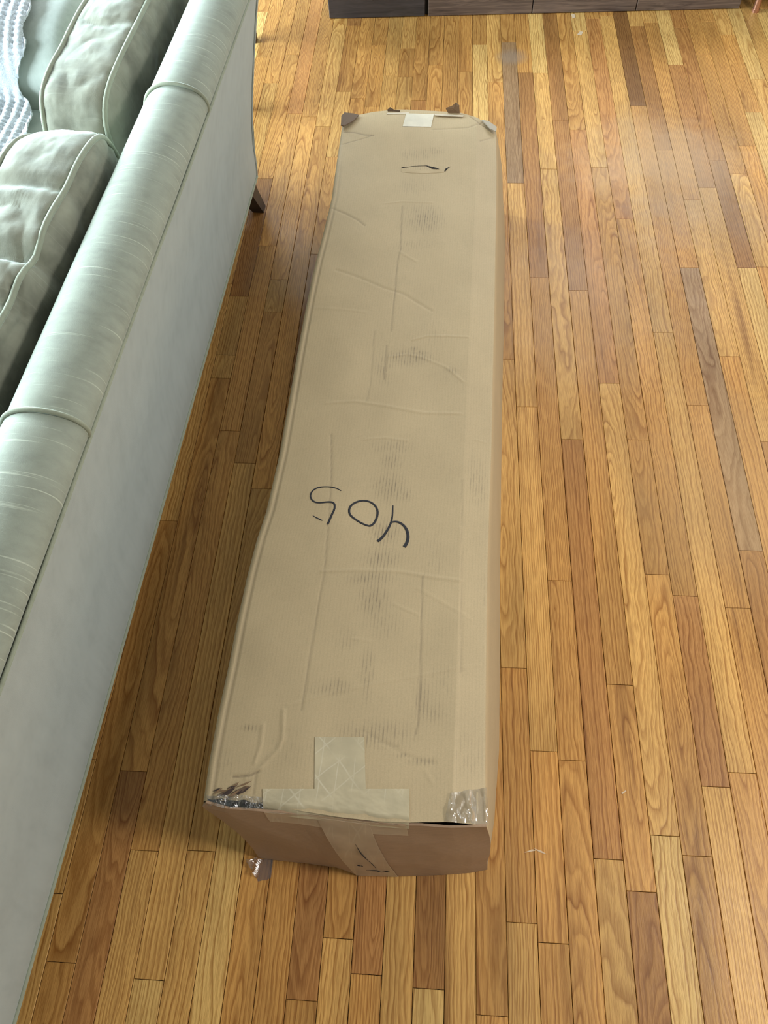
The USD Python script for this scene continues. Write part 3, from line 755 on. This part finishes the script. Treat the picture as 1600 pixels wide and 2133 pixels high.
# wide tape wrapped over the near edge, rumpled
G = top_patch([(548, 1643), (853, 1643), (853, 1700), (548, 1668)], 20, 60, .0022, .004, 5)
ext = []
for i in range(1, 7):
    row = G[-1].copy(); row[:, 1] -= .0028 * i + .004 * (fbm(row * 40, 9, 3) - .4) * i / 6; row[:, 2] -= .0011 * i * i * .5 - .006 * (fbm(row * 55, 21, 3) - .45)
    ext.append(row)
obj('tape_strip', sheet(np.concatenate([G, np.array(ext)], 0)), TAPE, carton, smooth=50, label='rumpled cream tape strip wrapped over the near edge')
P = np.array([[face_pt(.405 + .185 * a + .03 * b, .02 + .97 * b, .0016) for a in np.linspace(0, 1, 12)] for b in np.linspace(0, 1, 24)])
obj('tape_strip', sheet(P), TAPE2, carton, smooth=40, label='glossy tape strip running down the near end')
P = np.array([[face_pt(.22 + .5 * a, .0 + .13 * b, .0010) for a in np.linspace(0, 1, 30)] for b in np.linspace(0, 1, 8)])
obj('tape_strip', sheet(P), TAPE2, carton, smooth=40)
obj('tape_strip', sheet(top_patch([(846, 236), (904, 238), (898, 264), (839, 263)], 8, 10, .0012, .0006, 2)), tape_material('pale_tape', lin(232, 226, 206), 0.85, 0.3), carton, smooth=40, label='small cream tape strip at the far end')
# cracks in the end tape and flap
for pts in ([(.515, .28), (.52, .40), (.53, .50), (.545, .62), (.55, .72)], [(.50, .80), (.545, .80), (.56, .84), (.60, .80)], [(.475, .68), (.50, .69)]):
    W = resample(np.array([face_pt(a, b, .0026) for a, b in pts]), 14)
    obj('crack', tube(W, .0003 + .0008 * np.abs(np.sin(np.linspace(0, 5, 14))) * np.sin(np.linspace(0.1, 3.04, 14)), 6, flat=.4), SLITSHADE, carton)  # dark tubes painting the shade in the cracks
# handwritten 405
Z5 = lambda L_: [(500 + .375 * a, 900 + .375 * b) for a, b in L_]
def stroke(pts, w, n=60):
    P2 = spline(Z5(pts), n)
    W = np.array([on_top(a, b, .0004) for a, b in P2]); w = np.array(w) * 1.2
    return tube(W, np.interp(np.linspace(0, 1, n), np.linspace(0, 1, len(w)), w), 8, flat=.22)
d5 = join(stroke([(562, 326), (520, 308), (470, 304), (425, 312), (397, 335), (392, 360), (410, 385), (445, 392), (490, 388), (522, 396), (526, 420), (512, 455), (497, 490), (485, 512)], [.0008, .0013, .0015, .0017, .0019]), stroke([(405, 464), (430, 478), (458, 491)], [.0006, .0011, .0008], 12))
d0 = stroke([(720, 522), (680, 508), (635, 480), (608, 450), (610, 420), (640, 392), (690, 381), (735, 395), (762, 430), (758, 480), (742, 508), (718, 522)], [.0016, .0018, .002, .0017, .0019, .002])
d4 = join(stroke([(850, 408), (848, 450), (838, 505), (815, 550), (785, 590), (764, 606)], [.0009, .0014, .0019, .0022, .0026]), stroke([(834, 506), (870, 498), (905, 515), (930, 555), (931, 600), (912, 638)], [.0014, .002, .0024, .0028, .0028]))
for nm, dg in (('five', d5), ('zero', d0), ('four', d4)):
    obj('handwritten_digit', dg, MARKER, carton, smooth=True, label=f'handwritten digit {nm} in black marker')
# the tear near the far end, its inner shade painted as dark strips
def torn_slit(poly, w, n=30):
    W = np.array([on_top(a, b, .0005) for a, b in resample(poly, n)])
    W[:, 1] += .0015 * (fbm(W * 120, 4, 3) - .5)
    return tube(W, w, 6, flat=.15)
sw = np.interp(np.linspace(0, 1, 30), [0, .05, .2, .6, .7, .82, .92, 1], [.0005, .002, .0008, .0008, .002, .0048, .003, .0004])
obj('tear', torn_slit(SLIT, sw), SLITSHADE, carton, label='dark tear across the top near the far end')
obj('tear', torn_slit([(926, 357), (930, 352), (938, 347)], np.interp(np.linspace(0, 1, 30), [0, .4, 1], [.0022, .0026, .0005])), SLITSHADE, carton)
lip = []
for a in np.linspace(0, 1, 16):
    p = np.array([836 + 90 * a, 352 + 3 * np.sin(3 * a)])
    lip.append([on_top(p[0], p[1] + 6 * b, .0006 + .0012 * (1 - b) * (1 + math.sin(9 * a)) * .5) for b in (0, .5, 1)])
obj('curled_lip', sheet(np.array(lip), .0008), CARD, carton, smooth=True, attrs=None)


def flake(poly_px, z0, lift, t=.003, seed=0, n=None):
    """A torn piece of board: a polygon of pixels at height z0, raised by lift along its length."""
    q = [at(px, py, z0 + l) for (px, py), l in zip(poly_px, lift)]
    c = np.mean(q, 0)
    q = np.array(q)
    m = len(q); lo_ = q - np.array([0, 0, t])
    vs = np.vstack([q, lo_, [c, c - np.array([0, 0, t])]])
    f = []
    for i in range(m):
        j = (i + 1) % m
        f += [[2 * m, i, j], [2 * m + 1, m + j, m + i], [i, m + i, m + j], [i, m + j, j]]
    return vs, np.array(f)


FLK = plain('torn_cardboard', lin(138, 112, 86), 0.9)
SCRAPE = plain('scraped_board', lin(74, 60, 56), 0.9)
FLKD = plain('torn_cardboard_dark', lin(112, 94, 78), 0.9)
obj('torn_tab', flake([(929, 225), (942, 220), (950, 213), (957, 219), (958, 237), (946, 236), (934, 234)], ZT, [.02, .022, .026, .022, .0, .0, .003]), FLK, carton, label='torn brown tab sticking up at the far end')
obj('torn_tab', flake([(807, 228), (813, 223), (822, 229), (834, 230), (828, 236), (810, 235)], ZT, [.01, .014, .008, .008, 0, 0]), FLKD, carton)
obj('torn_tab', flake([(711, 241), (718, 234), (736, 236), (748, 239), (735, 252), (716, 262), (710, 260)], ZT, [.004, .006, .004, .003, .004, .005, .003]), FLKD, carton, label='dark crushed far corner of the carton')
obj('torn_tab', flake([(1004, 249), (1018, 252), (1035, 264), (1034, 274), (1022, 268)], ZT, [.003, .004, .002, .003, .004]), cardboard('cardboard_corner', lin(176, 166, 148)), carton)
for poly in ([(806, 235), (852, 234), (852, 237), (806, 238)], [(906, 237), (966, 240), (964, 243), (905, 240)]):
    obj('torn_edge', flake(poly, ZT, [.005] * 4, .002), TORNPALE, carton)


def film(G, amp, seed, freq=70):
    S_ = np.array([1.0, .35, 1.0])
    n = fbm(G * freq * S_ * .5, seed, 3); k_ = fbm(G * freq * .8 + 9, seed + 5, 3)
    n = .5 + .5 * np.clip(1 - np.abs(n - .5) * 9, 0, 1)
    G = G.copy(); G[..., 2] += amp * np.abs(n - .5) * 2; G[..., 1] += amp * .6 * (k_ - .5)
    return G


obj('clear_tape', sheet(film(top_patch([(430, 1656), (546, 1660), (552, 1688), (432, 1680)], 20, 50, .002), .012, 3, 90), .0003), FILM, carton, smooth=False, label='crumpled clear tape over the left near corner')
obj('clear_tape', sheet(film(top_patch([(938, 1652), (1014, 1640), (1018, 1718), (925, 1712)], 34, 36, .0012), .006, 8, 60), .0003), FILM, carton, smooth=False, label='crinkled clear tape over the right near corner')
# scrap of clear tape stuck under the left near corner, lying on the floor
g = np.array([[at(512 + 58 * a + 10 * b, 1790 + 46 * b - 6 * a, .001) for a in np.linspace(0, 1, 18)] for b in np.linspace(0, 1, 16)])
taper = np.linspace(1, .45, 16)[:, None]
cxm = g[..., 0].mean(1, keepdims=True)
g[..., 0] = cxm + (g[..., 0] - cxm) * taper
g = film(g, .022, 14, 55); g[..., 2] = np.maximum(g[..., 2], .0012)
obj('clear_tape', sheet(g, .0003), clear_film('scrap_film', (0.84, 0.80, 0.78), 0.10), carton, label='scrap of clear tape hanging onto the floor')
P = []
for a_ in np.linspace(0, 1, 40):
    px_ = 432 + 116 * a_; py_ = 1664 + 10 * a_ + 2.5 * math.sin(17 * a_)
    h_ = (4.5 + 3.0 * math.sin(9 * a_ + 1)) * math.sin(math.pi * min(max(a_, .02), .98)) ** .5
    P.append([on_top(px_, py_ - h_ * .4, .0012), on_top(px_, py_ + h_ * .6, .0006)])
obj('tear', sheet(np.array(P), .0005), SLITSHADE, carton, label='dark strip for the shade inside the torn slit along the near edge')
# torn paper layer at the near left corner
rp = np.random.default_rng(12)
for i in range(18):
    cx, cy = 452 + 62 * rp.random(), 1633 + 22 * rp.random()
    cx -= (cy - 1644) * .8
    hl, hw, sl = rp.uniform(7, 17), rp.uniform(1.0, 2.6), rp.uniform(-.75, -.2)
    pts = [(cx - hl, cy - hl * sl), (cx, cy - hw), (cx + hl, cy + hl * sl), (cx + hl * .2, cy + hw)]
    q = np.array([on_top(px, py, .0006 + l) for (px, py), l in zip(pts, [.0005, .002, .003, .001])]); m = 4
    vs = np.vstack([q, q - [0, 0, .0007]])
    f = [[0, 1, 2], [0, 2, 3], [4, 6, 5], [4, 7, 6]] + [t for a_ in range(4) for t in ([a_, 4 + a_, 4 + (a_ + 1) % 4], [a_, 4 + (a_ + 1) % 4, (a_ + 1) % 4])]
    obj('torn_paper', (vs, np.array(f)), (FLKD, FLK, SCRAPE)[i % 3], carton)

# ------------------------------------------------------------------ sofa
TH_S = math.degrees(math.atan(.0356))
sofa = thing('sofa', 'sage green velvet sofa seen from behind beside the carton', 'sofa', (-.6825, 0, 0), -TH_S)
S0, S1 = -0.45, 2.235
PROF = np.array([(0, .08), (.003, .10), (.008, .18), (.028, .32), (.053, .437), (.085, .57), (.112, .67), (.118, .69)])
ROLL = np.array([(.118, .69), (.124, .702), (.121, .72), (.106, .737), (.08, .748), (.05, .7515), (.02, .745), (-.004, .726), (-.016, .70), (-.018, .67), (-.018, .60)])
prof = spline(PROF, 40)
inner = np.array([(-.018, .60), (-.03, .45), (-.05, .30), (-.05, .08)])
ns = 140
ss = np.linspace(S0, S1, ns)


def extrude_profile(pr, ss, disp=None, taper_end=True):
    G = np.zeros((len(ss), len(pr), 3))
    G[..., 0] = pr[None, :, 0]; G[..., 1] = ss[:, None]; G[..., 2] = pr[None, :, 1]
    if disp is not None:
        G = disp(G)
    return G


def soft(G):
    n = fbm(G * np.array([3, 2.2, 5]), 31, 3) - .5
    G[..., 0] += .010 * n * np.clip((G[..., 2] - .1) / .2, 0, 1)
    return G


B = extrude_profile(prof, ss, soft)
closed = np.vstack([prof, inner])
v1, f1 = grid_mesh(B, True)
I = extrude_profile(np.vstack([ROLL[-1:], inner]), ss[[0, -1]])
v2, f2 = grid_mesh(I, True)
capn = []
for s_, fl in ((S0, False), (S1, True)):
    pr = np.vstack([prof, ROLL[1:-1][::2], inner]); c = pr.mean(0)
    vs = np.vstack([np.c_[pr[:, 0], np.full(len(pr), s_), pr[:, 1]], [[c[0], s_, c[1]]]]); m = len(pr)
    f = np.array([[m, a, (a + 1) % m] for a in range(m)])
    capn.append((vs, f[:, ::-1] if fl else f))
obj('outer_back', join((v1, f1), (v2, f2), *capn), SOFA_BACK, sofa, smooth=40)
rl = spline(ROLL, 40)
Rg = extrude_profile(rl, np.linspace(S0, S1 + .004, 200))
cs = [0.708, 1.585]
for c in cs:     # the cover draws in at its cross seams
    w_ = np.exp(-((Rg[..., 1] - c) / .018) ** 2)
    Rg[..., 2] -= .003 * w_ * np.clip((Rg[..., 2] - .69) / .05, 0, 1)
Rg[..., 2] += .004 * (fbm(Rg * 3.5, 77, 3) - .5)
vr, fr_ = grid_mesh(Rg, True)
e = Rg[-1]; vr = np.vstack([vr, e, e.mean(0, keepdims=True)]); n0 = len(vr) - len(e) - 1
fr_ = np.vstack([fr_, [[n0 + len(e), n0 + j, n0 + j + 1] for j in range(len(e) - 1)]])
obj('top_roll', (vr, fr_), SOFA_ROLL, sofa, smooth=50, label='rounded top roll with pale slub threads')
sm = np.array([(.1215, s_, .688) for s_ in np.linspace(S0, S1, 160)]); sm[:, 0] += .010 * (fbm(np.c_[np.full(160, .118) * 3, sm[:, 1] * 2.2, sm[:, 2] * 5], 31, 3) - .5)
obj('seam_welt', tube(sm, .0036, 8), PIPING, sofa, smooth=True)
for c in cs:
    arc_ = np.array([(a, c, b) for a, b in spline(ROLL, 50)])
    arc_[:, 2] += .0005
    obj('cross_piping', tube(arc_, .0042, 8, up=(0, 1, 0)), PIPING, sofa, smooth=True)
hem = np.array([(.002, s_, .08) for s_ in np.linspace(S0, S1, 80)])
obj('hem_welt', tube(hem, .004, 8), PIPING, sofa, smooth=True)
vert = np.array([(a + .001, S1, b) for a, b in prof])
obj('corner_welt', tube(vert, .003, 8), SOFA_BACK, sofa, smooth=True)
obj('seat_base', box(-.90, -.052, S0, S1 - .01, .10, .30, .01), SOFA_ARM, sofa)
# seat cushions
def puffy(Lx_, Ly_, Lz_, seed, n=44, puff=.12, wr=.010, freq=9, power=5.0):
    """A soft cushion: a rounded superellipsoid box with puffed faces and creases."""
    s = trimesh.creation.icosphere(subdivisions=6)
    d = s.vertices
    k = (np.abs(d) ** power).sum(1) ** (-1 / power)
    p = d * k[:, None]
    h = np.array([Lx_, Ly_, Lz_]) / 2
    q = p * h
    for a in range(3):
        o = [b for b in range(3) if b != a]
        bul = np.prod([np.cos(np.clip(p[:, b], -1, 1) * np.pi / 2) ** .7 for b in o], axis=0)
        q[:, a] += np.sign(p[:, a]) * np.abs(p[:, a]) ** 3 * bul * puff * min(h)
    nrm = d
    q = q + nrm * (wr * 2 * (fbm(q * freq, seed, 4) - .5))[:, None]
    # sharp folds
    rdg = 1 - np.abs(2 * fbm(q * np.array([freq * .8, freq * .5, freq * .9]), seed + 9, 3) - 1)
    q = q - nrm * (wr * .5 * np.clip(rdg - .84, 0, 1) / .16)[:, None]
    q = q + nrm * (wr * .5 * (fbm(q * np.array([22, 14, 22]), seed + 3, 4) - .5))[:, None]
    return q, s.faces


for i, (a0, a1) in enumerate(((S0 + .02, .68), (.69, 1.36), (1.37, 2.0))):
    q, f = puffy(.66, a1 - a0, .17, 40 + i, puff=.15, wr=.004, power=7)
    obj('seat_cushion', (q + np.array([-.55, (a0 + a1) / 2, .37]), f), SOFA_ARM, sofa, smooth=True)
# far arm, rounded over at its rear end
AY0, AY1 = 1.985, 2.40
def arm_mesh():
    na, nt = 40, 36
    xs_ = np.linspace(-.93, -.335, na)
    G = np.zeros((na, nt, 3))
    for i, x in enumerate(xs_):
        e = np.clip((x + .335) / -.10, 0, 1)
        rd = math.sqrt(max(1 - (1 - e) ** 2, 0.0))
        front = np.clip((x + .93) / .06, 0, 1); rd2 = .85 + .15 * math.sqrt(max(1 - (1 - front) ** 2, 0))
        topz = (.47 + .16 * rd) * rd2 if e < 1 else .63 * rd2
        half = (AY1 - AY0) / 2 * (.72 + .28 * rd); mid = (AY0 + AY1) / 2
        t = np.linspace(0, 1, nt)
        # from inner bottom up over the top to outer bottom
        r_ = min(half, .11)
        pts = []
        for tt_ in t:
            if tt_ < .3:
                pts.append((mid - half, .10 + (topz - r_ - .10) * tt_ / .3))
            elif tt_ < .7:
                th_ = (tt_ - .3) / .4 * np.pi
                pts.append((mid - half * math.cos(th_), topz - r_ + r_ * math.sin(th_)))
            else:
                pts.append((mid + half, topz - r_ - (topz - r_ - .10) * (tt_ - .7) / .3))
        pts = np.array(pts)
        G[i, :, 0] = x; G[i, :, 1] = pts[:, 0]; G[i, :, 2] = pts[:, 1]
    v_, f_ = grid_mesh(G, True)
    caps = []
    for i, fl in ((0, True), (na - 1, False)):
        e_ = G[i]; c_ = e_.mean(0, keepdims=True); n_ = len(e_)
        ff_ = np.array([[n_, j, (j + 1) % n_] for j in range(n_)])
        caps.append((np.vstack([e_, c_]), ff_[:, ::-1] if fl else ff_))
    return join((v_, f_), *caps)
obj('arm_rest', arm_mesh(), SOFA_ARM, sofa, smooth=55)
# tapered legs splayed outwards
def leg(x, y, dx, dy):
    P = []
    for z, w_, k in ((.0, .018, 1.0), (.05, .026, .45), (.10, .036, 0.0)):
        P.append([(x + dx * k + sx * w_, y + dy * k + sy * w_, z) for sx, sy in ((-1, -1), (1, -1), (1, 1), (-1, 1))])
    P = np.array(P); P = np.concatenate([P, P[:, :1]], 1)
    v_, f_ = grid_mesh(P)
    cb = P[0, :4]; ct = P[-1, :4]
    v_ = np.vstack([v_, cb, ct]); k = len(v_) - 8
    f_ = np.vstack([f_, [[k, k + 2, k + 1], [k, k + 3, k + 2], [k + 4, k + 5, k + 6], [k + 4, k + 6, k + 7]]])
    return v_, f_
for x, y, dx, dy in ((-.045, 2.185, .052, -.012), (-.045, S0 + .08, .05, 0), (-.84, 2.15, -.03, .01), (-.84, S0 + .08, -.03, 0)):
    obj('leg', leg(x, y, dx, dy), LEGWOOD, sofa)


# loose back cushions, each with piping along both sides of its boxing
def back_cushion(name, label, centre, yaw, lean, Lx_, Ly_, Lz_, seed, sink, wr):
    t = thing(name, label, 'cushion', centre, yaw, group=None)
    q, f = puffy(Lx_, Ly_, Lz_, seed, puff=.13, wr=wr, freq=8, power=6.5)
    def shape(P):
        P = P.copy()
        P[:, 0] += lean * (P[:, 2] + Lz_ / 2)
        P[:, 2] += sink(P[:, 1]) * np.clip(P[:, 2] / (Lz_ / 2), 0, 1)
        return P
    # shallow gutters beside the pipings
    obj('cover', (shape(q), f), SOFA_CUSH, t, smooth=True)
    tree = trimesh.Trimesh(q, f, process=False)
    for sgn in (-1, 1):
        loop = []
        for th_ in np.linspace(0, 2 * np.pi, 120, endpoint=False):
            c_, s_ = math.cos(th_), math.sin(th_)
            kk = (abs(c_) ** 7 + abs(s_) ** 7) ** (-1 / 7)
            loop.append((sgn * Lx_ * .40, c_ * kk * Ly_ / 2, s_ * kk * Lz_ / 2))
        loop = np.array(loop)
        near, dist, tri = trimesh.proximity.closest_point(tree, loop)
        nn = tree.face_normals[tri]
        cur = shape(near + nn * .003)
        for _ in range(2):
            cur = (np.roll(cur, 1, 0) + 2 * cur + np.roll(cur, -1, 0)) / 4
        obj('piping', tube(cur, .0058, 8, closed=True, up=(.2, .1, 1)), PIPING, t, smooth=True)
    return t


cz = .525
back_cushion('back_cushion', 'plump olive sage back cushion further along the sofa, at the top edge of the photo', (-.795, 1.945, cz), -TH_S, .02, .19, .80, .42, 5, lambda y: 0.0 * y, .009)
back_cushion('back_cushion', 'creased sage back cushion slumped nearest the camera behind the sofa roll', (-.80, 1.042, cz + .015), -TH_S - 1.0, .02, .20, .88, .43, 23, lambda y: -.02 * np.clip(-y / .4, 0, 1) - .030 * np.exp(-((y - .02) / .022) ** 2) - .014 * np.exp(-((y + .10) / .02) ** 2) - .012 * np.exp(-((y - .20) / .02) ** 2), .013)

# cable knit throw over the far arm
def throw_mesh():
    n, m = 90, 160
    U_ = np.linspace(0, 1, n); V_ = np.linspace(0, 1, m)
    G = np.zeros((n, m, 3))
    th_ = np.linspace(0, np.pi * .62, 24)
    path = np.vstack([[(1.50, .472), (1.90, .472), (1.955, .478), (1.972, .50), (1.974, .515)], np.c_[2.1925 - .2185 * np.cos(th_), .52 + .121 * np.sin(th_)]])
    path = resample(path, m)
    xr_ = np.interp(V_, [0, .45, .56, .70, 1.0], [-1.085, -1.085, -1.135, -1.095, -1.11])
    for i, a in enumerate(U_):
        G[i, :, 0] = -1.60 + a * (xr_ + 1.60) + .006 * np.sin(40 * V_) * a
        G[i, :, 1] = path[:, 0] + .016
        G[i, :, 2] = path[:, 1]
    X_, Y_ = G[..., 0], np.linspace(1.55, 2.4, m)[None].repeat(n, 0)
    cable = np.abs(np.sin(X_ * 2 * np.pi / .055)) ** .6 * .010 + .004 * np.abs(np.sin(Y_ * 2 * np.pi / .032 + 3 * np.sign(np.sin(X_ * 2 * np.pi / .055)) * (X_ % .055) * 40))
    G[..., 2] += cable + .01 * (fbm(G * 6, 51, 3) - .5)
    return G
tg = throw_mesh()
throw = thing('throw_blanket', 'pale cable knit throw blanket draped over the far sofa arm', 'blanket')
obj('knit_panel', sheet(tg, .004), KNIT, throw, smooth=60)
rngf = np.random.default_rng(3)
for k_ in range(9):
    p0 = tg[4 + k_ * 9, 0]
    p = p0 + np.array([.002, 0, .002])
    pts = [p, p + [rngf.uniform(-.01, .01), -.02, .0], p + [rngf.uniform(-.015, .015), -.045, -.012]]
    obj('tassel', tube(resample(pts, 6), [.003, .004, .0045, .005, .005, .003], 6), KNIT, throw, smooth=True)

FLECK = plain('white_paint_fleck', lin(206, 184, 156), 0.8)
for poly in ([(1190, 30), (1197, 29), (1199, 36), (1193, 38)], [(1202, 72), (1208, 65), (1215, 66), (1211, 73)], [(1092, 1776), (1108, 1769), (1118, 1771), (1106, 1774)], [(1112, 1767), (1128, 1772), (1140, 1780), (1124, 1775)], [(1294, 1652), (1303, 1646), (1305, 1648), (1297, 1654)]):
    obj('paint_fleck', flake(poly, .0009, [0, 0, 0, 0], .0006), FLECK, floor)

# ------------------------------------------------------------------ dark media cabinet at the far side
c0, c1 = at(686, 40), at(1540, 19)
ang = math.degrees(math.atan2(c1[1] - c0[1], c1[0] - c0[0])); CW = float(np.linalg.norm((c1 - c0)[:2]))
cab = thing('media_cabinet', 'low dark weathered wood cabinet standing at the far side of the room', 'cabinet', (c0[0], c0[1], 0), ang)
obj('carcass', box(0, CW, .022, .42, 0, .50, .003), CHAR, cab)
obj('top_board', box(-.01, CW + .01, -.005, .43, .50, .53, .003), WEATHER, cab)
xs_ = [0.0, .398, .835, 1.255, CW]
for i in range(4):
    g0 = .012 if i == 1 else .0015
    obj('door_panel', box(xs_[i] + g0, xs_[i + 1] - .0015, 0, .021, .002, .495, .002), CHAR if i == 0 else WEATHER, cab, label='smooth charcoal panel' if i == 0 else None)
obj('recess_shade_strip', box(.398, .410, .016, .0215, .002, .495), BLACK, cab)  # black strip painting the shade of the door gap

# ------------------------------------------------------------------ side table with a copper tube leg, far right
f0 = at(1573, 24)
tab = thing('tube_leg_table', 'dark side table on copper tube legs at the far right corner', 'table', (f0[0], f0[1], 0))
for dx, dy in ((0, 0), (.5, 0), (0, .38), (.5, .38)):
    L_ = trimesh.creation.cylinder(.0125, .45, sections=20); L_.apply_translation((dx, dy, .225))
    fo = trimesh.creation.cylinder(.014, .012, sections=20); fo.apply_translation((dx, dy, .006))
    obj('table_leg', join(L_, fo), COPPER, tab, smooth=40)
obj('table_top', box(-.018, .54, -.03, .42, .45, .49, .004), LEGWOOD, tab)
obj('lower_shelf', box(-.012, .52, .02, .40, .10, .125, .003), LEGWOOD, tab)

# ------------------------------------------------------------------ added ceiling lamp, out of view
lampx = thing('added_ceiling_lamp', 'added round ceiling lamp out of view, brightens the near floor', 'lamp', (ADDED_LAMP[0], ADDED_LAMP[1], RZ))
_b = trimesh.creation.cylinder(.40, .06, sections=48); _b.apply_translation((0, 0, -.0305))
obj('added_lamp_base', _b, TRIMW, lampx, smooth=40)

# ------------------------------------------------------------------ end table beyond the sofa
et = thing('end_table', 'dark wooden end table just beyond the far end of the sofa', 'table', (-1.0, 2.985, 0))
obj('table_top', box(-.25, .25, -.27, .27, .36, .39, .004), LEGWOOD, et)
for dx in (-.22, .22):
    for dy in (-.24, .24):
        obj('table_leg', box(dx - .02, dx + .02, dy - .02, dy + .02, 0, .36, .002), LEGWOOD, et)
